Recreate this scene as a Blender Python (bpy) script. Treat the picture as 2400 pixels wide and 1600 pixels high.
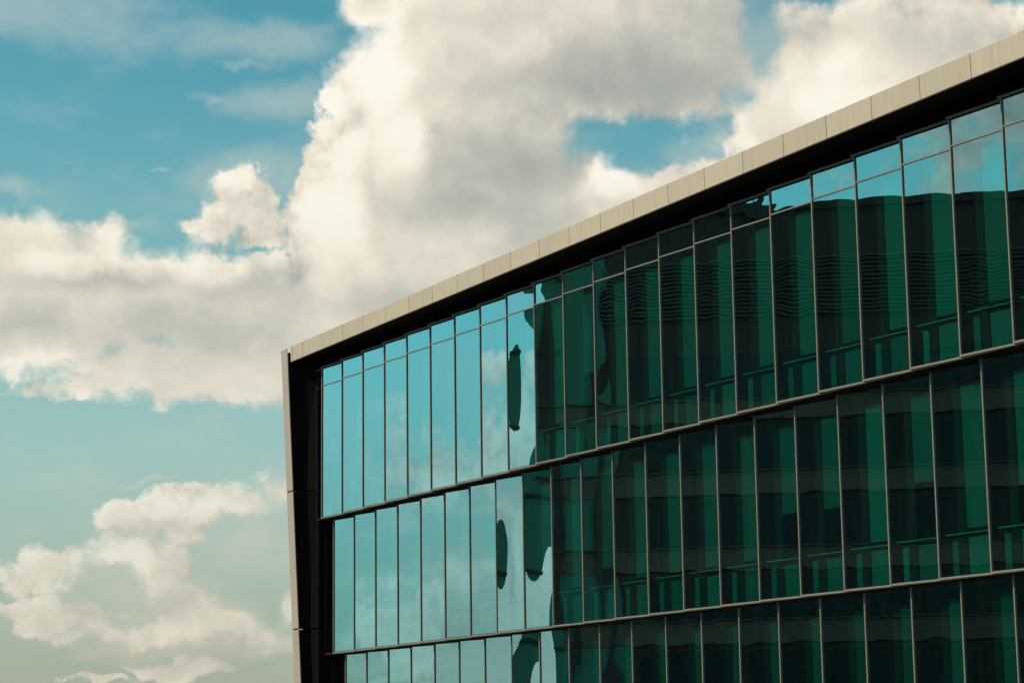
import bpy, bmesh, math, random
from mathutils import Vector, Matrix

for o in list(bpy.data.objects):
    bpy.data.objects.remove(o)
scene = bpy.context.scene
COL = scene.collection
R = math.radians

# ------------------------------------------------------------------ camera
CAM_Z = 1.7
cam_data = bpy.data.cameras.new('camera')
cam_data.sensor_width = 36.0
cam_data.lens = 80.5
cam_data.clip_start = 0.1
cam_data.clip_end = 5000.0
cam = bpy.data.objects.new('camera', cam_data)
COL.objects.link(cam)
cam.matrix_world = (Matrix.Translation((0, 0, CAM_Z)) @ Matrix.Rotation(math.pi / 2 + 0.1824, 4, 'X')
                    @ Matrix.Rotation(-0.0135, 4, 'Z'))
scene.camera = cam

# ------------------------------------------------------------------ exposure
vs = scene.view_settings
scene.display_settings.display_device = 'sRGB'
vs.view_transform = 'Standard'
vs.look = 'None'
vs.exposure = 0.0
vs.gamma = 1.0
vs.use_curve_mapping = False
scene.render.film_transparent = False
scene.cycles.max_bounces = 6
scene.cycles.diffuse_bounces = 2
scene.cycles.glossy_bounces = 3
scene.cycles.transparent_max_bounces = 16
scene.cycles.caustics_reflective = False
scene.cycles.caustics_refractive = False
scene.cycles.use_denoising = True
scene.cycles.use_adaptive_sampling = True
scene.cycles.adaptive_threshold = 0.02
scene.cycles.adaptive_min_samples = 12

# ------------------------------------------------------------------ sun
SUN_AZ, SUN_EL = -98.0, 43.0           # degrees, clockwise from +Y (the way the camera looks)
SUN_DIR = Vector((math.sin(R(SUN_AZ)) * math.cos(R(SUN_EL)), math.cos(R(SUN_AZ)) * math.cos(R(SUN_EL)), math.sin(R(SUN_EL))))
sun_data = bpy.data.lights.new('sun', 'SUN')
sun_data.energy = 4.0
sun_data.angle = R(0.53)
sun_data.color = (1.0, 0.87, 0.66)
sun = bpy.data.objects.new('sun', sun_data)
COL.objects.link(sun)
sun.rotation_euler = SUN_DIR.to_track_quat('Z', 'Y').to_euler()
sun.location = SUN_DIR * 200

# ------------------------------------------------------------------ sky with clouds (azimuth, elevation and radii in degrees)
CUM = [(-2.74, 16.69, 1.83, 1.89, 0.93), (-3.4, 14.63, 1.78, 1.89, 0.92), (-3.68, 12.61, 2.11, 2.11, 1.0), (-0.23, 17.78, 3.66, 2.55, 1.0), (4.1,
    17.68, 4.33, 2.11, 1.0), (-0.5, 13.98, 3.33, 3.33, 1.0), (9.73, 16.27, 4.33, 2.89, 1.0), (2.85, 13.92, 1.78, 0.94, 0.65), (5.09, 14.06, 2.66,
    0.78, 0.72), (-2.17, 11.01, 4.44, 1.89, 1.0), (-6.49, 10.79, 2.89, 1.67, 1.0), (-7.89, 11.52, 1.67, 1.11, 0.68), (-9.27, 11.28, 1.44, 1.44, 0.72),
    (-11.49, 11.44, 2.78, 1.83, 1.0), (-10.45, 12.31, 1.11, 0.89, 0.5), (-12.25, 12.47, 1.55, 1.0, 0.62), (-8.08, 9.72, 3.66, 0.72, 0.81), (-10.18,
    9.32, 1.44, 0.31, 0.42), (-3.56, 18.73, 0.89, 0.67, 0.42), (-5.41, 11.33, 1.55, 1.33, 0.72), (-6.83, 13.65, 0.83, 0.69, 0.34), (-7.26, 13.22,
    0.67, 0.44, 0.34), (-8.12, 13.33, 0.47, 0.18, 0.34), (-6.4, 13.02, 0.67, 0.33, 0.34), (-9.6, 6.0, 0.58, 0.36, 0.37), (-8.46, 6.18, 1.11, 0.38,
    0.37), (-7.09, 6.49, 1.33, 0.42, 0.37), (-5.5, 6.7, 1.22, 0.44, 0.37), (-10.1, 5.0, 0.67, 0.4, 0.37), (-9.38, 5.18, 0.78, 0.49, 0.37), (-8.75,
    4.82, 0.67, 0.44, 0.37), (-11.54, 4.76, 0.93, 0.49, 0.37), (-8.53, 4.3, 0.6, 0.33, 0.37), (-11.1, 3.54, 1.17, 0.4, 0.37), (-12.03, 3.81, 0.67,
    0.22, 0.37), (-9.76, 3.26, 0.89, 0.27, 0.37), (-8.01, 3.72, 0.44, 0.44, 0.37), (-7.27, 3.41, 0.67, 0.33, 0.37), (-6.33, 3.03, 0.89, 0.38, 0.37),
    (-5.68, 3.87, 0.2, 0.49, 0.37), (-8.51, 2.43, 1.33, 0.18, 0.37), (-10.05, 2.16, 0.67, 0.11, 0.37)]
HOLES = [(3.1, 15.45, 1.76, 0.53, 0.7), (4.92, 15.65, 1.17, 0.38, 0.48), (3.8, 14.93, 1.23, 0.23, 0.39), (6.58, 17.79, 0.64, 1.01, 0.58), (6.15,
    16.45, 0.59, 0.53, 0.4)]
THIN = [(-6.09, 16.56, 2.13, 0.56), (-7.62, 16.63, 0.85, 0.26), (-6.98, 17.48, 1.17, 0.17), (-12.71, 14.12, 1.07, 0.43), (-6.56, 5.6, 2.56, 1.17),
    (-12.41, 18.77, 5.12, 1.39), (-6.98, 17.95, 3.52, 0.64), (-6.3, 14.71, 2.46, 0.85), (5.56, 15.21, 1.81, 0.75), (6.73, 17.26, 1.6, 1.81), (-9.1,
    7.12, 0.85, 0.1), (-12.16, 9.08, 0.96, 0.09), (-10.26, 13.26, 1.6, 0.28), (-8.73, 3.1, 3.74, 0.64), (-8.84, 14.84, 0.38, 0.09), (-9.57, 4.14,
    2.78, 1.17), (-9.25, 3.73, 3.52, 0.64)]
DARK = [(3.41, 16.86, 3.52, 1.28, 0.9), (6.21, 18.12, 2.46, 1.17, 0.5), (-0.16, 14.71, 2.78, 1.28, 0.6), (-0.72, 13.87, 2.24, 0.75, 0.55), (1.13,
    12.99, 1.71, 0.96, 0.5), (-10.24, 12.0, 1.81, 0.48, 0.55), (-6.93, 11.85, 1.6, 0.53, 0.35), (-8.3, 10.66, 2.78, 0.64, 0.35), (-2.71, 11.33, 3.42,
    0.64, 0.25), (-6.87, 5.29, 2.35, 0.96, 0.6), (-9.26, 3.93, 1.71, 0.43, 0.55), (-8.0, 2.79, 3.42, 0.32, 0.4), (11.06, 17.02, 2.13, 0.64, 0.3),
    (0.63, 16.19, 1.28, 0.96, 0.3), (-11.99, 10.8, 1.28, 0.43, 0.4)]
LITE = [(-3.45, 17.16, 1.17, 1.81), (-4.34, 15.47, 0.96, 1.49), (-4.44, 13.46, 0.96, 1.6), (-2.8, 15.47, 0.85, 1.28), (-9.4, 12.44, 1.28, 0.53),
    (-7.57, 12.15, 0.96, 0.53), (-11.3, 12.29, 1.28, 0.43), (2.8, 14.34, 0.96, 0.53), (8.88, 16.53, 2.78, 1.17), (-9.59, 5.08, 1.07, 0.43), (-8.04,
    6.34, 1.6, 0.32), (-11.76, 9.87, 1.28, 0.43)]
SKY_TINT = (0.39, 1.0, 0.80, 1.0)
HAZE_LOW = (0.40, 0.40, 0.29, 1.0)
HAZE_MID = (0.42, 0.565, 0.52, 1.0)
HAZE_CLOUD = (0.70, 0.62, 0.46, 1.0)
VEIL_COL = (0.62, 0.66, 0.60, 1.0)
CLOUD_RAMP = [(0.0, (0.40, 0.42, 0.38, 1)), (0.30, (0.56, 0.55, 0.48, 1)), (0.58, (0.80, 0.73, 0.61, 1)), (0.85, (0.97, 0.905, 0.76, 1)), (1.0, (1.0, 0.955, 0.84, 1))]
FAR_SHIFT = (78.2, -15.1, 9.0)



class NT:
    """small helper for building node trees"""
    def __init__(self, tree):
        self.t = tree

    def n(self, kind, props=None, **ins):
        nd = self.t.nodes.new(kind)
        for k, v in (props or {}).items():
            setattr(nd, k, v)
        for k, v in ins.items():
            key = int(k[1:]) if k[0] == 'i' and k[1:].isdigit() else k
            self.put(nd.inputs[key], v)
        return nd

    def put(self, sock, v):
        if isinstance(v, bpy.types.NodeSocket):
            self.t.links.new(v, sock)
        else:
            sock.default_value = v

    def m(self, op, a, b=0.0, c=0.0, clamp=False):
        nd = self.n('ShaderNodeMath', {'operation': op, 'use_clamp': clamp}, i0=a, i1=b, i2=c)
        return nd.outputs[0]

    def v(self, op, a, b=(0, 0, 0), scale=None):
        nd = self.n('ShaderNodeVectorMath', {'operation': op}, i0=a, i1=b)
        if scale is not None:
            self.put(nd.inputs['Scale'], scale)
        return nd.outputs['Value'] if op in ('DOT_PRODUCT', 'LENGTH', 'DISTANCE') else nd.outputs[0]

    def smooth(self, x, lo, hi, a=0.0, b=1.0):
        nd = self.n('ShaderNodeMapRange', {'interpolation_type': 'SMOOTHSTEP'})
        for i, val in enumerate((x, lo, hi, a, b)):
            self.put(nd.inputs[i], val)
        return nd.outputs[0]

    def mix(self, f, a, b, blend='MIX'):
        nd = self.n('ShaderNodeMix', {'data_type': 'RGBA', 'blend_type': blend})
        self.put(nd.inputs[0], f)
        self.put(nd.inputs[6], a)
        self.put(nd.inputs[7], b)
        return nd.outputs[2]

    def noise(self, vec, scale, detail, rough, out='Fac', lac=2.0, dist=0.0):
        nd = self.n('ShaderNodeTexNoise', Vector=vec, Scale=scale, Detail=detail, Roughness=rough, Lacunarity=lac, Distortion=dist)
        return nd.outputs[0 if out == 'Fac' else 1]

    def comb(self, x, y, z):
        return self.n('ShaderNodeCombineXYZ', X=x, Y=y, Z=z).outputs[0]

    def sep(self, v):
        return self.n('ShaderNodeSeparateXYZ', Vector=v).outputs


def ellipses(g, P, blobs, smooth=0.0):
    """1 at the heart of an ellipse, 0 on its rim, negative outside; the nearest ellipse wins"""
    acc = None
    for b in blobs:
        sx, sy = 1.0 / b[2], 1.0 / b[3]
        d = g.n('ShaderNodeVectorMath', {'operation': 'MULTIPLY_ADD'}, i0=P, i1=(sx, sy, 0.0), i2=(-b[0] * sx, -b[1] * sy, 0.0)).outputs[0]
        r = g.v('LENGTH', d)
        if len(b) > 4 and b[4] < 1.0:
            r = g.m('MULTIPLY_ADD', r, b[4], 1.0 - b[4])
        if acc is None:
            acc = r
        elif smooth:
            acc = g.m('SMOOTH_MIN', acc, r, smooth)
        else:
            acc = g.m('MINIMUM', acc, r)
    return g.m('SUBTRACT', 1.0, acc)


def new_group(name, ins, outs):
    gt = bpy.data.node_groups.new(name, 'ShaderNodeTree')
    for nm, ty in ins:
        gt.interface.new_socket(nm, in_out='INPUT', socket_type=ty)
    for nm, ty in outs:
        gt.interface.new_socket(nm, in_out='OUTPUT', socket_type=ty)
    gi = gt.nodes.new('NodeGroupInput')
    go = gt.nodes.new('NodeGroupOutput')
    return gt, NT(gt), gi, go


def sky_coords(g, d):
    x, y, z = g.sep(d)[:3]
    az = g.m('MULTIPLY', g.m('ARCTAN2', x, y), 180.0 / math.pi)
    el = g.m('MULTIPLY', g.m('ARCSINE', z), 180.0 / math.pi)
    return az, el


def detail_group():
    """fine cloud relief, cheap enough to be sampled several times towards the sun"""
    gt, g, gi, go = new_group('cloud_relief', [('Point', 'NodeSocketVector')], [('Relief', 'NodeSocketFloat')])
    p = gi.outputs[0]
    n1 = g.m('SUBTRACT', g.noise(p, 0.42, 8.0, 0.62), 0.5)
    n2 = g.m('ABSOLUTE', g.m('SUBTRACT', g.noise(p, 0.62, 3.0, 0.5), 0.5))
    g.t.links.new(g.m('MULTIPLY_ADD', n2, -0.75, g.m('MULTIPLY_ADD', n1, 1.25, 0.08)), go.inputs[0])
    return gt


world = bpy.data.worlds.new('World')
scene.world = world
world.use_nodes = True
wt = world.node_tree
wt.nodes.clear()
w = NT(wt)
wout = w.n('ShaderNodeOutputWorld')
gen = w.n('ShaderNodeTexCoord').outputs['Generated']
dirn = w.v('NORMALIZE', gen)
az, el = sky_coords(w, dirn)

nish = w.n('ShaderNodeTexSky', {'sky_type': 'NISHITA', 'sun_disc': False, 'sun_elevation': R(SUN_EL), 'sun_rotation': R(SUN_AZ),
                                'altitude': 0.0, 'air_density': 1.0, 'dust_density': 1.6, 'ozone_density': 2.0})
sky_col = w.mix(1.0, nish.outputs[0], SKY_TINT, 'MULTIPLY')
haze = w.smooth(el, 19.0, 3.0)
hz = w.n('ShaderNodeValToRGB', Fac=w.m('MULTIPLY_ADD', el, 1.0 / 30.0, 0.0, clamp=True))
hz.color_ramp.elements[0].position = 0.03
hz.color_ramp.elements[0].color = HAZE_LOW
hz.color_ramp.elements[1].position = 0.26
hz.color_ramp.elements[1].color = HAZE_MID
bg_clear = w.n('ShaderNodeBackground', Color=sky_col, Strength=0.13)
bg_haze = w.n('ShaderNodeBackground', Color=hz.outputs[0], Strength=1.0)
bg_sky = w.n('ShaderNodeMixShader', i0=w.m('MULTIPLY', haze, 0.9), i1=bg_clear.outputs[0], i2=bg_haze.outputs[0])

relief_tree = detail_group()
def relief(v):
    nd = w.n('ShaderNodeGroup')
    nd.node_tree = relief_tree
    w.put(nd.inputs[0], v)
    return nd.outputs[0]
p3 = w.v('SCALE', dirn, scale=180.0 / math.pi)
w1 = w.v('SUBTRACT', w.noise(p3, 0.55, 5.0, 0.62, 'Color'), (0.5, 0.5, 0.5))
Pd = w.comb(az, el, 0.0)
Pw = w.n('ShaderNodeVectorMath', {'operation': 'MULTIPLY_ADD'}, i0=w1, i1=(1.3, 1.3, 0.0), i2=Pd).outputs[0]
p3w = w.n('ShaderNodeVectorMath', {'operation': 'MULTIPLY_ADD'}, i0=w1, i1=(0.9, 0.9, 0.9), i2=p3).outputs[0]
field = ellipses(w, Pw, CUM, 0.10)
# the rest of the sky carries the same broken cumulus
big = w.noise(w.v('ADD', p3, FAR_SHIFT), 0.075, 3.0, 0.5)
away = w.smooth(w.v('LENGTH', w.v('MULTIPLY', w.v('SUBTRACT', Pd, (0, 10.5, 0)), (1 / 17.0, 1 / 13.0, 0))), 0.85, 1.25)
other = w.m('ADD', w.m('MULTIPLY_ADD', big, 3.2, -1.68), w.m('MULTIPLY_ADD', away, 3.0, -3.0))
field = w.m('MAXIMUM', field, other)
hole = ellipses(w, Pw, HOLES, 0.2)
field = w.m('ADD', field, w.smooth(field, 0.05, 0.45, 0.0, 0.22))
field = w.m('MINIMUM', w.m('MAXIMUM', field, -1.2), 0.9)
R0 = relief(p3w)
sd = SUN_DIR * (180.0 / math.pi)
R2 = relief(w.v('ADD', p3w, tuple(sd * 0.014)))
D0 = w.m('ADD', w.m('ADD', field, 0.14), R0)
lf = w.noise(p3, 0.28, 4.0, 0.6)
soft = w.m('MULTIPLY_ADD', w.smooth(lf, 0.40, 0.64), 0.50, 0.13)
alpha_c = w.smooth(D0, 0.0, soft)
open_sky = w.smooth(w.m('SUBTRACT', hole, w.m('MULTIPLY', R0, 1.1)), -0.22, 0.42)
alpha_c = w.m('MULTIPLY', alpha_c, w.m('MULTIPLY_ADD', open_sky, -0.93, 1.0))
rim = w.smooth(D0, 0.12, 0.75, 1.0, 0.26)
slope = w.m('MULTIPLY', w.m('SUBTRACT', R0, R2), 2.0)
lit = w.m('MULTIPLY_ADD', slope, rim, 0.61)
dark = w.smooth(ellipses(w, Pw, DARK), -0.35, 0.7)
lite = w.smooth(ellipses(w, Pw, LITE), -0.3, 0.7)
lit = w.m('ADD', lit, w.m('MULTIPLY_ADD', lf, 0.24, -0.12))
lit = w.m('SUBTRACT', lit, w.m('MULTIPLY', dark, 0.50))
lit = w.m('MULTIPLY_ADD', lite, 0.42, lit)
lit = w.m('SUBTRACT', lit, w.m('MULTIPLY', w.smooth(D0, 0.3, 1.2), 0.08), clamp=True)
ramp = w.n('ShaderNodeValToRGB', Fac=lit)
cr = ramp.color_ramp
cr.elements[0].position = 0.0
cr.elements[0].color = CLOUD_RAMP[0][1]
for pos, colr in CLOUD_RAMP[1:-1]:
    e = cr.elements.new(pos)
    e.color = colr
cr.elements[-1].position = 1.0
cr.elements[-1].color = CLOUD_RAMP[-1][1]
cl_col = w.mix(w.m('MULTIPLY', haze, 0.42), ramp.outputs[0], w.mix(0.5, hz.outputs[0], HAZE_CLOUD))
# thin veils
vn = w.noise(w.v('MULTIPLY', p3w, (1.0, 1.0, 2.2)), 0.35, 6.0, 0.6)
veil = w.m('ADD', ellipses(w, Pw, THIN), w.m('MULTIPLY_ADD', vn, 2.4, -1.2))
alpha_t = w.m('MULTIPLY', w.smooth(veil, -0.3, 1.1), 0.40)
wisp = w.m('MULTIPLY', w.smooth(vn, 0.45, 0.8), 0.2)
alpha_t = w.m('MAXIMUM', alpha_t, wisp)
alpha_c = w.m('MULTIPLY', alpha_c, w.smooth(el, 0.0, 9.0, 0.75, 0.98))
bg_cloud = w.n('ShaderNodeBackground', Color=cl_col, Strength=1.0)
bg_veil = w.n('ShaderNodeBackground', Color=w.mix(w.m('MULTIPLY', haze, 0.75), VEIL_COL, HAZE_CLOUD), Strength=1.0)
m1 = w.n('ShaderNodeMixShader', i0=alpha_t, i1=bg_sky.outputs[0], i2=bg_veil.outputs[0])
m2 = w.n('ShaderNodeMixShader', i0=alpha_c, i1=m1.outputs[0], i2=bg_cloud.outputs[0])
wt.links.new(m2.outputs[0], wout.inputs[0])
world.cycles.sampling_method = 'MANUAL'
world.cycles.sample_map_resolution = 512


# ------------------------------------------------------------------ materials
def new_mat(name):
    m = bpy.data.materials.new(name)
    m.use_nodes = True
    m.node_tree.nodes.clear()
    g = NT(m.node_tree)
    out = g.n('ShaderNodeOutputMaterial')
    return m, g, out


def surf(name, col, rough=0.6, metal=0.0, var=0.06, scale=3.0, bump=0.0, bump_scale=60.0, spec=0.5, streak=0.0, per_piece=0.0):
    """painted, metal or mineral surface: base colour with slight grain, blotches, rain streaks and piece to piece spread"""
    m, g, out = new_mat(name)
    p = g.n('ShaderNodeBsdfPrincipled', Roughness=rough, Metallic=metal)
    p.inputs['Specular IOR Level'].default_value = spec
    co = g.n('ShaderNodeTexCoord').outputs['Object']
    f = g.m('MULTIPLY_ADD', g.noise(co, scale, 5.0, 0.6), 2.0 * var, 1.0 - var)
    if streak:
        st = g.noise(g.v('MULTIPLY', co, (9.0, 9.0, 0.7)), 1.0, 4.0, 0.55)
        f = g.m('MULTIPLY', f, g.m('MULTIPLY_ADD', g.smooth(st, 0.45, 0.75), -streak, 1.0))
    if per_piece:
        rnd = g.n('ShaderNodeObjectInfo').outputs['Random']
        f = g.m('MULTIPLY', f, g.m('MULTIPLY_ADD', rnd, 2.0 * per_piece, 1.0 - per_piece))
    c = g.mix(1.0, (*col, 1.0), g.comb(f, f, f), 'MULTIPLY')
    g.put(p.inputs['Base Color'], c)
    rr = g.m('MULTIPLY_ADD', g.noise(co, scale * 2.3, 3.0, 0.5), 0.16, rough - 0.08, clamp=True)
    g.put(p.inputs['Roughness'], rr)
    if bump:
        b = g.n('ShaderNodeBump', Strength=bump, Distance=0.01, Height=g.noise(co, bump_scale, 4.0, 0.6))
        g.put(p.inputs['Normal'], b.outputs[0])
    g.t.links.new(p.outputs[0], out.inputs[0])
    return m


def glass(name, refl, tint, r0, r1, dirt=0.0):
    """coated sun-control glass: mirror coat over a green body tint, more mirror at grazing angles"""
    m, g, out = new_mat(name)
    co = g.n('ShaderNodeTexCoord').outputs['Object']
    lw = g.n('ShaderNodeLayerWeight', Blend=0.5).outputs['Facing']
    fac = g.m('MULTIPLY_ADD', g.m('POWER', lw, 2.0), r1, r0, clamp=True)
    rnd = g.n('ShaderNodeObjectInfo').outputs['Random']
    tone = g.m('MULTIPLY_ADD', rnd, 0.14, 0.93)
    gl = g.n('ShaderNodeBsdfGlossy', {'distribution': 'GGX'}, Color=g.mix(1.0, (*refl, 1.0), g.comb(tone, 1.0, 1.0), 'MULTIPLY'), Roughness=0.0)
    tr = g.n('ShaderNodeBsdfTransparent', Color=(*tint, 1.0))
    mx = g.n('ShaderNodeMixShader', i0=fac, i1=tr.outputs[0], i2=gl.outputs[0])
    last = mx.outputs[0]
    if dirt:
        df = g.n('ShaderNodeBsdfDiffuse', Color=(0.35, 0.34, 0.30, 1.0))
        st = g.noise(g.v('MULTIPLY', co, (6.0, 6.0, 0.5)), 1.0, 5.0, 0.6)
        mx2 = g.n('ShaderNodeMixShader', i0=g.m('MULTIPLY', g.smooth(st, 0.4, 0.9), dirt), i1=last, i2=df.outputs[0])
        last = mx2.outputs[0]
    g.t.links.new(last, out.inputs[0])
    return m


M = {}
M['glass'] = glass('green_mirror_glass', (0.45, 0.87, 1.0), (0.03, 0.90, 0.74), 0.24, 2.0, 0.010)
M['fascia'] = surf('champagne_metal_panel', (0.465, 0.395, 0.33), 0.5, 0.0, 0.04, 1.1, streak=0.09, per_piece=0.045)
M['fin'] = surf('grey_metal_panel', (0.37, 0.325, 0.30), 0.5, 0.0, 0.04, 1.4, streak=0.08, per_piece=0.03)
M['black'] = surf('black_soffit_paint', (0.006, 0.006, 0.005), 0.8, 0.0, 0.1, 2.0, spec=0.08)
M['jamb'] = surf('black_cladding_panel', (0.004, 0.005, 0.004), 0.8, 0.0, 0.1, 2.0, spec=0.05, per_piece=0.1)
M['alu'] = surf('champagne_anodised_frame', (0.19, 0.172, 0.152), 0.45, 0.0, 0.06, 6.0, streak=0.06)
M['cap'] = surf('shaded_cap_frame', (0.10, 0.105, 0.095), 0.5, 0.0, 0.08, 5.0)  # head cap: the overhang's shadow is put into its colour
M['gasket'] = surf('black_rubber_gasket', (0.012, 0.012, 0.012), 0.8, 0.0, 0.05, 5.0, spec=0.2)
M['blind'] = surf('pale_blind_fabric', (0.12, 0.13, 0.125), 0.9, 0.0, 0.05, 2.0, per_piece=0.28)
M['blind_shaded'] = surf('shaded_blind_fabric', (0.06, 0.066, 0.064), 0.9, 0.0, 0.05, 2.0, per_piece=0.3)  # lowest row's blinds: its dimmer light is put into the fabric colour
M['column'] = surf('dark_interior_mullion', (0.015, 0.014, 0.013), 0.7, 0.0, 0.1, 2.0, spec=0.2)
M['rail'] = surf('pale_metal_rail', (0.36, 0.36, 0.33), 0.4, 0.0, 0.04, 3.0)
M['carpet'] = surf('dark_carpet', (0.05, 0.048, 0.045), 0.95, 0.0, 0.15, 4.0)
M['inner'] = surf('dim_interior_wall', (0.10, 0.085, 0.075), 0.9, 0.0, 0.1, 1.0)
M['ceiling'] = surf('grey_ceiling_tile', (0.22, 0.22, 0.21), 0.9, 0.0, 0.05, 2.0)
M['roof'] = surf('roof_membrane', (0.16, 0.16, 0.15), 0.9, 0.0, 0.1, 1.0, bump=0.2)
M['render'] = surf('grey_cladding', (0.20, 0.195, 0.18), 0.8, 0.0, 0.08, 0.6, bump=0.1)
M['asphalt'] = surf('asphalt', (0.05, 0.05, 0.05), 0.9, 0.0, 0.2, 0.8, bump=0.4, bump_scale=40)
M['paving'] = surf('concrete_paving', (0.26, 0.25, 0.23), 0.9, 0.0, 0.12, 0.9, bump=0.3, bump_scale=30)
M['land'] = surf('ground', (0.10, 0.105, 0.07), 0.95, 0.0, 0.2, 0.05)
M['line'] = surf('road_paint', (0.75, 0.74, 0.70), 0.8, 0.0, 0.1, 3.0)
M['opp_wall'] = surf('dark_brown_cladding', (0.050, 0.042, 0.033), 0.8, 0.0, 0.12, 0.3)
M['opp_band'] = surf('brown_spandrel', (0.13, 0.105, 0.072), 0.75, 0.0, 0.1, 0.4)
M['opp_glass'] = surf('dark_window', (0.015, 0.025, 0.025), 0.25, 0.0, 0.2, 0.2, spec=0.25)
M['opp_light'] = surf('green_tower_cladding', (0.05, 0.21, 0.145), 0.8, 0.0, 0.1, 0.5)
M['louvre'] = surf('grey_louvre', (0.085, 0.09, 0.085), 0.7, 0.0, 0.05, 1.0)
M['steel'] = surf('dark_steel', (0.05, 0.05, 0.05), 0.5, 0.6, 0.1, 4.0)


# ------------------------------------------------------------------ mesh helpers
def obj(name, data, parent=None, loc=(0, 0, 0), rotz=0.0):
    o = bpy.data.objects.new(name, data)
    COL.objects.link(o)
    o.parent = parent
    o.location = loc
    o.rotation_euler = (0, 0, rotz)
    return o


def tag(o, label=None, category=None, group=None, kind=None):
    for k, v in (('label', label), ('category', category), ('group', group), ('kind', kind)):
        if v:
            o[k] = v
    return o


class MB:
    """collects boxes and prisms into one mesh"""
    def __init__(self):
        self.v, self.f, self.mi = [], [], []

    def box(self, x0, x1, y0, y1, z0, z1, mi=0):
        b = len(self.v)
        self.v += [(x0, y0, z0), (x1, y0, z0), (x1, y1, z0), (x0, y1, z0), (x0, y0, z1), (x1, y0, z1), (x1, y1, z1), (x0, y1, z1)]
        for q in ((0, 3, 2, 1), (4, 5, 6, 7), (0, 1, 5, 4), (1, 2, 6, 5), (2, 3, 7, 6), (3, 0, 4, 7)):
            self.f.append(tuple(b + i for i in q))
            self.mi.append(mi)
        return self

    def prism_x(self, prof, x0, x1, mi=0):
        """profile of (y, z) points, counter-clockwise seen from +x, extruded from x0 to x1"""
        b, n = len(self.v), len(prof)
        self.v += [(x0, y, z) for y, z in prof] + [(x1, y, z) for y, z in prof]
        self.f.append(tuple(b + i for i in reversed(range(n))))
        self.f.append(tuple(b + n + i for i in range(n)))
        for i in range(n):
            j = (i + 1) % n
            self.f.append((b + i, b + j, b + n + j, b + n + i))
        self.mi += [mi] * (n + 2)
        return self

    def prism_z(self, prof, z0, z1, mi=0):
        b, n = len(self.v), len(prof)
        self.v += [(x, y, z0) for x, y in prof] + [(x, y, z1) for x, y in prof]
        self.f.append(tuple(b + i for i in reversed(range(n))))
        self.f.append(tuple(b + n + i for i in range(n)))
        for i in range(n):
            j = (i + 1) % n
            self.f.append((b + i, b + j, b + n + j, b + n + i))
        self.mi += [mi] * (n + 2)
        return self

    def hexa(self, pts, mi=0):
        """eight corners: bottom four then top four"""
        b = len(self.v)
        self.v += list(pts)
        for q in ((0, 3, 2, 1), (4, 5, 6, 7), (0, 1, 5, 4), (1, 2, 6, 5), (2, 3, 7, 6), (3, 0, 4, 7)):
            self.f.append(tuple(b + i for i in q))
            self.mi.append(mi)
        return self

    def mesh(self, name, mats, bevel=0.0):
        me = bpy.data.meshes.new(name)
        me.from_pydata(self.v, [], self.f)
        for m in (mats if isinstance(mats, (list, tuple)) else [mats]):
            me.materials.append(m)
        for p, i in zip(me.polygons, self.mi):
            p.material_index = i
        bm = bmesh.new()
        bm.from_mesh(me)
        bmesh.ops.recalc_face_normals(bm, faces=bm.faces)
        if bevel:
            bmesh.ops.bevel(bm, geom=list(bm.edges), offset=bevel, segments=1, affect='EDGES', clamp_overlap=True)
        bm.to_mesh(me)
        bm.free()
        return me


# ------------------------------------------------------------------ ground and street
S = 2500.0
tag(obj('ground', MB().box(-S, S, -S, S, -1.0, -0.12).mesh('ground', M['land'])), kind='structure')

# the glass building: local x runs along the facade towards the camera, local y goes into the building
ALPHA = 0.487
BX, BY = -5.7467, 68.1653
PHI = ALPHA - math.pi / 2
street = bpy.data.objects.new('road', MB().box(-60, 130, -32, -7.0, -0.4, -0.104).mesh('road', M['asphalt']))
COL.objects.link(street)
street.location = (BX, BY, 0)
street.rotation_euler = (0, 0, PHI)
tag(street, kind='structure')
pave = obj('pavement', MB().box(-60, 130, -7.0, 3.0, -0.4, 0.0).mesh('pavement', M['paving'], 0.02), None, (BX, BY, 0), PHI)
tag(pave, kind='structure')
kerb = obj('kerb', MB().box(-60, 130, -7.25, -7.003, -0.4, 0.012).mesh('kerb', M['paving'], 0.02), pave)
for i in range(16):
    obj('road_marking', MB().box(-40 + i * 9.0, -36 + i * 9.0, -19.6, -19.45, -0.104, -0.100).mesh('road_marking', M['line']), street)

# ------------------------------------------------------------------ the glass office building
Z0 = CAM_Z
NBAY = 26
W = 1.5
DELTA = 0.0927
bld = bpy.data.objects.new('office_building', None)
COL.objects.link(bld)
bld.location = (BX, BY, 0)
bld.rotation_euler = (0, 0, PHI)
bld.empty_display_size = 2.0
tag(bld, 'green glass office building with a pale metal roof edge and black overhang', 'building')

ROWS = [  # depth, shift along the facade, sill, transom, head (above eye level)
    (0.0, 0.0, 7.3196, 11.2945, 11.8052),
    (0.2947, 0.208, 3.3192, None, 7.2229),
    (0.5643, 0.4777, -0.66, None, 3.2404),
]
ZFB, ZFT = 12.156, 12.616         # fascia bottom and top
OF, LF = 0.60, 0.0262             # how far the fascia stands out, and its lean
GF = -0.0864
X_END = GF + W * NBAY
GLZ_END = -0.60                   # where the glazing stops beside the end wall

rng = random.Random(11)


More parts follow.
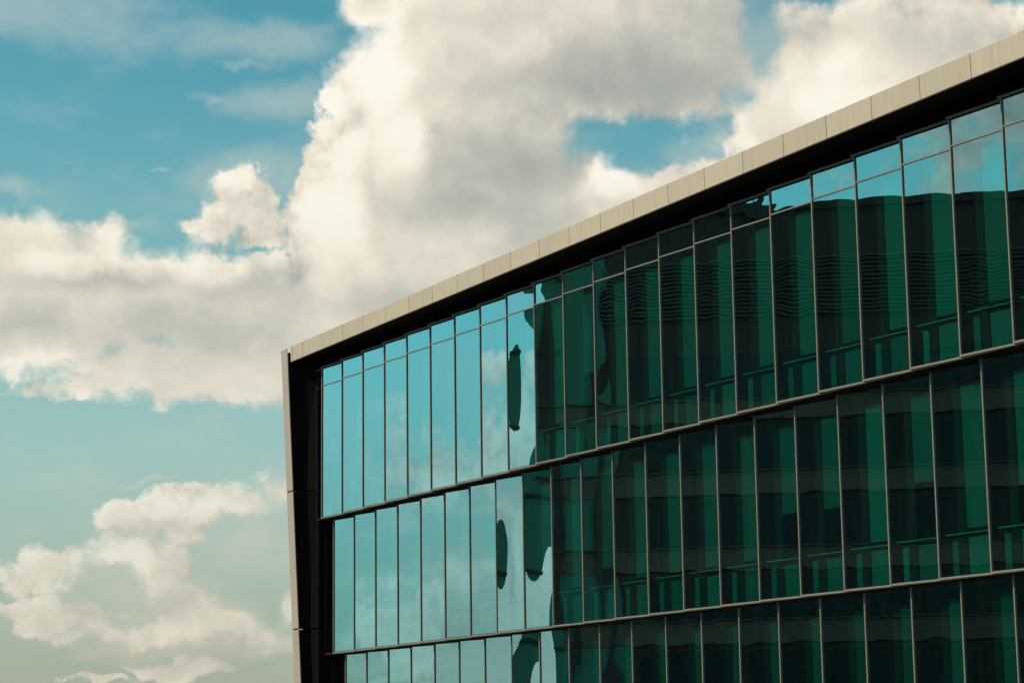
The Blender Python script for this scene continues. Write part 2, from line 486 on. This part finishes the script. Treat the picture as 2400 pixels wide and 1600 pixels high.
def glass_mesh(wd, h, dish, tilt, waves, twist, nx=12, nz=None):
    """pane bowed by edge pressure: dish (m), tilt (rad about the vertical), low waves"""
    nz = nz or max(6, int(h / 0.16))
    v, f = [], []
    for j in range(nz + 1):
        for i in range(nx + 1):
            u, t = i / nx, j / nz
            y = dish * math.sin(math.pi * u) * math.sin(math.pi * t) + tilt * (u - 0.5) * wd + twist * (u - 0.5) * (t - 0.5)
            for a, fu, ft, pu, pt in waves:
                y += a * math.sin(fu * math.pi * u + pu) * math.sin(ft * math.pi * t + pt)
            v.append((u * wd, y, t * h))
    for j in range(nz):
        for i in range(nx):
            k = j * (nx + 1) + i
            f.append((k, k + 1, k + nx + 2, k + nx + 1))
    me = bpy.data.meshes.new('glass_pane')
    me.from_pydata(v, [], f)
    me.materials.append(M['glass'])
    me.polygons.foreach_set('use_smooth', [True] * len(me.polygons))
    return me


def frame_mesh(wd, h, top, dark):
    """left mullion, right stile, head and sill of one glazing unit (x from its left edge, y inwards)"""
    m = MB()
    m.box(-0.029, 0.0, -0.012, 0.022, -0.047, h + 0.012, 0)            # left mullion
    m.box(-0.026, -0.002, 0.022, 0.36, -0.050, h + 0.010, 2)           # its dark return
    m.box(wd, wd + 0.012, 0.0, 0.06, 0.0, h, 2)                          # right stile
    # sill: upright face, then a sloped underside lip
    m.prism_x([(-0.012, -0.002), (-0.015, -0.034), (-0.004, -0.047), (0.15, -0.047), (0.15, -0.002)], 0.0, wd + 0.17, 0)
    m.box(0.0, wd, 0.0, 0.03, -0.002, 0.012, 2)
    if top:
        m.box(-0.085, wd + 0.06, -0.030, 0.13, h + 0.018, h + 0.068, 1)
        m.box(0.0, wd + 0.03, -0.004, 0.06, h - 0.004, h + 0.018, 2)
    else:
        m.box(0.0, wd + 0.03, -0.004, 0.10, h, h + 0.03, 2)
    return m.mesh('glazing_frame', [M['gasket'] if dark else M['alu'], M['cap'], M['gasket']])


FRAME_CACHE = {}
PANE_TWEAK = {}                    # (row, bay): (dish mm, tilt mrad)
PANE_TWEAK.update({(0, 8): (4.6, 1.6, 0.4, 0.4), (0, 9): (1.8, 0.9, 0.2, -9.0),
                   (1, 7): (6.6, 11.2, 0.2, 0), (1, 8): (3.2, 2.2, 14.0, 0),
                   (2, 7): (6.0, 13.5, 4.0, 0), (2, 8): (-3.0, -1.5, 4.0, 0)})


def glazing_unit(r, i, x, y, z, wd, h, zm):
    key = (round(wd, 3), round(h, 3), r == 0, i < 0)
    if key not in FRAME_CACHE:
        FRAME_CACHE[key] = frame_mesh(wd, h, r == 0, i < 0)
    fr = obj('glazing_frame', FRAME_CACHE[key], bld, (x, y, z), DELTA)
    dish = rng.uniform(0.0012, 0.0022)
    tilt = rng.gauss(0, 0.0008)
    twist = rng.gauss(0, 0.0008)
    if (r, i) in PANE_TWEAK:
        dish, tilt, twist = (q * 0.001 for q in PANE_TWEAK[(r, i)][:3])
    calm = 0.3 if (r, i) in PANE_TWEAK else 1.0
    parts = [(0.0, h)] if zm is None else [(0.0, zm - 0.018), (zm + 0.018, h)]
    for k, (a, b) in enumerate(parts):
        waves = [(calm * rng.gauss(0, 0.00022), rng.uniform(1.5, 3.0), rng.uniform(2.0, 5.0), rng.uniform(0, 6), rng.uniform(0, 6)) for _ in range(2)]
        waves.append((calm * rng.gauss(0, 0.00010), rng.uniform(3, 6), rng.uniform(4, 9), rng.uniform(0, 6), rng.uniform(0, 6)))
        g = obj('glass_pane', glass_mesh(wd - 0.002, b - a, dish * (0.4 if k else 1.0), (tilt if not k else PANE_TWEAK[(r, i)][3] * 0.001 if (r, i) in PANE_TWEAK else tilt * 0.6), waves, twist), fr, (0.002, 0.016, a))
    if zm is not None:
        obj('transom', MB().prism_x([(-0.008, zm - 0.014), (-0.008, zm + 0.008), (0.0, zm + 0.016), (0.06, zm + 0.016), (0.06, zm - 0.016), (0.0, zm - 0.016)], 0.002, wd - 0.002)
            .mesh('transom', M['gasket'] if i < 0 else M['alu']), fr)
    return fr


def interior_bay(r, i, x, y, z, wd, h, zm):
    """what shows through the dark glass behind one unit: pale blind, dark post, low ledge and kick panels"""
    c, s = math.cos(DELTA), math.sin(DELTA)
    def put(name, x0, x1, d0, d1, z0, z1, mat):
        me = MB().box(x0, x1, d0, d1, z0, z1).mesh(name, mat)
        return obj(name, me, bld, (x, y, z), DELTA)
    top = (zm - 0.10) if zm else h - 0.30
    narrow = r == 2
    fabric = M['blind_shaded'] if narrow else M['blind']
    b0 = (0.93 if narrow else 0.70) * wd / 1.45
    ledge = 0.78
    dv = rng.uniform(-0.02, 0.02)
    low = ledge + 0.10 + (rng.uniform(0.3, 1.6) if rng.random() < 0.22 else 0.0)
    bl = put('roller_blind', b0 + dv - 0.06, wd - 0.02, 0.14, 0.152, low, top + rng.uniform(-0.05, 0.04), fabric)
    put('interior_post', b0 - 0.30, b0 - 0.10, 0.16, 0.30, 0.0, h - 0.02, M['column'])
    put('window_ledge', 0.10, wd - 0.02, 0.10, 0.15, ledge, ledge + 0.02, M['rail'])
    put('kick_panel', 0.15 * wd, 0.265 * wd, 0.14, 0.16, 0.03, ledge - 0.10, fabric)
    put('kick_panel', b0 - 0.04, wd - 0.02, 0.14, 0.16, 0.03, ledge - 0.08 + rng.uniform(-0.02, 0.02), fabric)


for r, (d, gshift, zb, zm, zt) in enumerate(ROWS):
    h = zt - zb
    z = Z0 + zb
    n = int((X_END - gshift) / W)
    # cut unit beside the end wall
    wd0 = (gshift - GLZ_END) / math.cos(DELTA) - 0.10
    y0 = d + (W - (gshift - GLZ_END)) * math.tan(DELTA)
    glazing_unit(r, -1, GLZ_END + 0.045, y0, z, wd0, h, (zm - zb) if zm else None)
    for i in range(n):
        x = gshift + i * W
        wd = 1.435
        glazing_unit(r, i, x, d, z, wd, h, (zm - zb) if zm else None)
        interior_bay(r, i, x, d, z, wd, h, (zm - zb) if zm else None)
    # floor, ceiling and the dark inside of this storey
    xa, xb = GLZ_END + 0.02, X_END + 0.3
    obj('floor_slab', MB().box(xa, xb, d + 0.46, 11.0, z - 0.088, z - 0.02).mesh('floor_slab', M['carpet']), bld)
    obj('ceiling_panel', MB().box(xa, xb, d + 0.32, 11.0, z + h - 0.05, z + h + 0.02).mesh('ceiling_panel', M['ceiling']), bld)
    obj('interior_wall', MB().box(xa, xb, 4.6, 4.75, z, z + h - 0.06).mesh('interior_wall', M['inner']), bld)
    # closure strip under the sill, in front of the row below
    obj('shadow_gap_strip', MB().box(GLZ_END + 0.01, xb, d + 0.155, d + 0.45, z - 0.075, z - 0.058).mesh('shadow_gap_strip', M['black']), bld)

# head closure and black soffit under the roof edge
zt = Z0 + ROWS[0][4]
obj('head_panel', MB().box(GLZ_END, X_END + 0.3, 0.20, 0.30, zt - 0.02, Z0 + ZFB + 0.01).mesh('head_panel', M['black']), bld)
soffit_x = [-0.98] + [GF + W * 2 * k for k in range(1, NBAY // 2 + 1)] + [X_END + 0.3]
for a, b in zip(soffit_x[:-1], soffit_x[1:]):
    obj('soffit_panel', MB().box(a + 0.003, b - 0.003, -OF + 0.015, 0.20, Z0 + ZFB + 0.012, Z0 + ZFB + 0.05).mesh('soffit_panel', M['black']), bld)

# roof edge: pale metal panels with open joints
def fascia_panel(a, b):
    zb_, zt_ = Z0 + ZFB, Z0 + ZFT
    o0, o1 = OF, OF + LF * (ZFT - ZFB)
    prof = [(-o0, zb_), (-o0 + 0.006, zb_ - 0.010), (-o0 + 0.05, zb_ - 0.010), (-o1 + 0.07, zt_ + 0.012), (-o1 + 0.008, zt_ + 0.012), (-o1, zt_)]
    return MB().prism_x(prof, a + 0.009, b - 0.009).mesh('fascia_panel', M['fascia'])
fx = [-1.04, -0.86, GF] + [GF + W * k for k in range(1, NBAY + 1)] + [X_END + 0.3]
for a, b in zip(fx[:-1], fx[1:]):
    obj('fascia_panel', fascia_panel(a, b), bld)
obj('fascia_backing', MB().box(-1.0, X_END + 0.28, -OF + 0.062, -OF + 0.10, Z0 + ZFB + 0.055, Z0 + ZFT - 0.02).mesh('fascia_backing', M['gasket']), bld)
obj('roof_slab', MB().box(-1.06, X_END + 0.3, -OF + 0.11, 11.2, Z0 + ZFB + 0.055, Z0 + ZFT - 0.03).mesh('roof_slab', M['roof']), bld)

# end wall: pale leaning fin with black inner cladding
FS0, FS1 = -1.56, -1.08
def fin_o(z):
    return OF + 0.085 + 0.048 * (z - ZFB)
joints = [(-1.70, -0.02), (0.0, 4.05), (4.09, 8.19), (8.23, 12.44), (12.465, 12.56)]
for a, b in joints:
    za, zb_ = Z0 + a, Z0 + b
    e = 0.012 if a > 12.4 else 0.0
    ya0, yb0 = -fin_o(a) - e, -fin_o(b) - e
    obj('fin_panel', MB().hexa([(FS0 - e, ya0, za), (FS1, ya0, za), (FS1, ya0 + 0.03, za), (FS0 - e, ya0 + 0.03, za),
                                (FS0 - e, yb0, zb_), (FS1, yb0, zb_), (FS1, yb0 + 0.03, zb_), (FS0 - e, yb0 + 0.03, zb_)]).mesh('fin_panel', M['fin'], 0.004), bld)
    if a > 12.4:
        continue
    # edge trim and splayed black jamb that runs back to the glass
    obj('jamb_trim', MB().hexa([(FS1 - 0.30, ya0 + 0.033, za), (FS1 - 0.004, ya0 + 0.033, za), (FS1 + 0.03, ya0 + 0.30, za), (FS1 - 0.30, ya0 + 0.30, za),
                                (FS1 - 0.30, yb0 + 0.033, zb_), (FS1 - 0.004, yb0 + 0.033, zb_), (FS1 + 0.03, yb0 + 0.30, zb_), (FS1 - 0.30, yb0 + 0.30, zb_)])
        .mesh('jamb_trim', M['jamb']), bld)
    obj('jamb_panel', MB().hexa([(FS1 - 0.30, ya0 + 0.303, za), (FS1 + 0.012, ya0 + 0.303, za), (GLZ_END - 0.004, 0.16, za), (FS1 - 0.30, 0.16, za),
                                 (FS1 - 0.30, yb0 + 0.303, zb_), (FS1 + 0.012, yb0 + 0.303, zb_), (GLZ_END - 0.004, 0.16, zb_), (FS1 - 0.30, 0.16, zb_)])
        .mesh('jamb_panel', M['jamb']), bld)
    obj('jamb_panel', MB().box(FS1 - 0.30, GLZ_END - 0.004, 0.163, 1.2, za, zb_).mesh('jamb_panel', M['jamb']), bld)
obj('fin_joint_backing', MB().hexa([(FS0 + 0.02, -fin_o(-1.7) + 0.012, 0.0), (FS1 - 0.02, -fin_o(-1.7) + 0.012, 0.0), (FS1 - 0.02, -fin_o(-1.7) + 0.028, 0.0), (FS0 + 0.02, -fin_o(-1.7) + 0.028, 0.0),
                                    (FS0 + 0.02, -fin_o(12.4) + 0.012, Z0 + 12.4), (FS1 - 0.02, -fin_o(12.4) + 0.012, Z0 + 12.4), (FS1 - 0.02, -fin_o(12.4) + 0.028, Z0 + 12.4), (FS0 + 0.02, -fin_o(12.4) + 0.028, Z0 + 12.4)])
    .mesh('fin_joint_backing', M['gasket']), bld)
obj('end_wall', MB().box(FS0, FS1 - 0.31, 0.0, 11.2, 0.0, Z0 + ZFB).mesh('end_wall', M['render']), bld)
obj('end_wall', MB().box(X_END + 0.32, X_END + 0.7, -0.3, 11.2, 0.0, Z0 + ZFT - 0.05).mesh('end_wall', M['render']), bld)
obj('rear_wall', MB().box(FS0, X_END + 0.7, 11.22, 11.5, 0.0, Z0 + ZFT - 0.05).mesh('rear_wall', M['render']), bld)
obj('plinth', MB().box(GLZ_END, X_END + 0.3, 0.70, 0.95, 0.0, Z0 - 0.76).mesh('plinth', M['render']), bld)

# ------------------------------------------------------------------ the block across the street, mirrored in the dark panes
opp = bpy.data.objects.new('office_block', None)
COL.objects.link(opp)
opp.location = (-49.7, 77.7, 0)
opp.rotation_euler = (0, 0, math.atan2(-10.0, -3.15))       # local x runs along its street front, local y into the block
tag(opp, 'brown office block with dark windows, mirrored in the green panes', 'building')
OL, OH = 96.0, 27.9
def opart(name, mb, mat, bevel=0.0):
    return obj(name, mb.mesh(name, mat, bevel), opp)
opart('wall', MB().box(-0.4, OL, -26.0, 0.0, 0.0, OH), M['opp_wall'])
opart('parapet', MB().box(-0.5, OL + 0.1, -0.4, 0.18, OH - 0.02, OH + 0.35), M['opp_wall'])
FH = 3.55
nfl = 6
win_me = MB().box(0.0, 2.6, 0.0, 0.05, 0.0, 2.05).mesh('window', M['opp_glass'])
for k in range(nfl):
    zf = 1.2 + k * FH
    opart('spandrel', MB().box(0.3, OL - 0.3, 0.003, 0.16, zf - 1.15, zf - 0.10), M['opp_band'])
    opart('sill', MB().box(0.2, OL - 0.2, 0.003, 0.30, zf - 0.09, zf - 0.02), M['louvre'])
    for i in range(20):
        obj('window', win_me, opp, (5.2 + i * 2.9, 0.004, zf + 0.05))
for k in range(15):
    z = 22.9 + k * 0.19 + 0.02 * math.sin(k * 2.1)
    opart('louvre', MB().prism_x([(0.02, z), (0.16, z - 0.09), (0.16, z - 0.05), (0.02, z + 0.04)], 4.0, 62.0), M['louvre'])
opart('stair_tower', MB().box(-0.40, 4.2, 0.003, 0.10, 0.0, OH - 0.6), M['opp_light'])
for x in (0.9, 3.0):
    opart('pier', MB().box(x - 0.16, x + 0.16, 0.104, 0.22, 0.0, OH - 3.2), M['opp_wall'])
for k in range(8):
    zf = 0.15 + k * FH
    opart('balcony', MB().box(-0.43, 1.2, -2.4, 0.26, zf, zf + 0.16), M['opp_wall'])
for x, hh in ((26.0, 1.5), (12.5, 2.4), (35.0, 1.2), (35.4, 2.1)):
    opart('mast', MB().box(x - 0.03, x + 0.03, -1.5, -1.44, OH, OH + hh + 0.3), M['steel'])
opart('plant_room', MB().box(40.0, 52.0, -12.0, -4.0, OH, OH + 1.6), M['opp_band'])
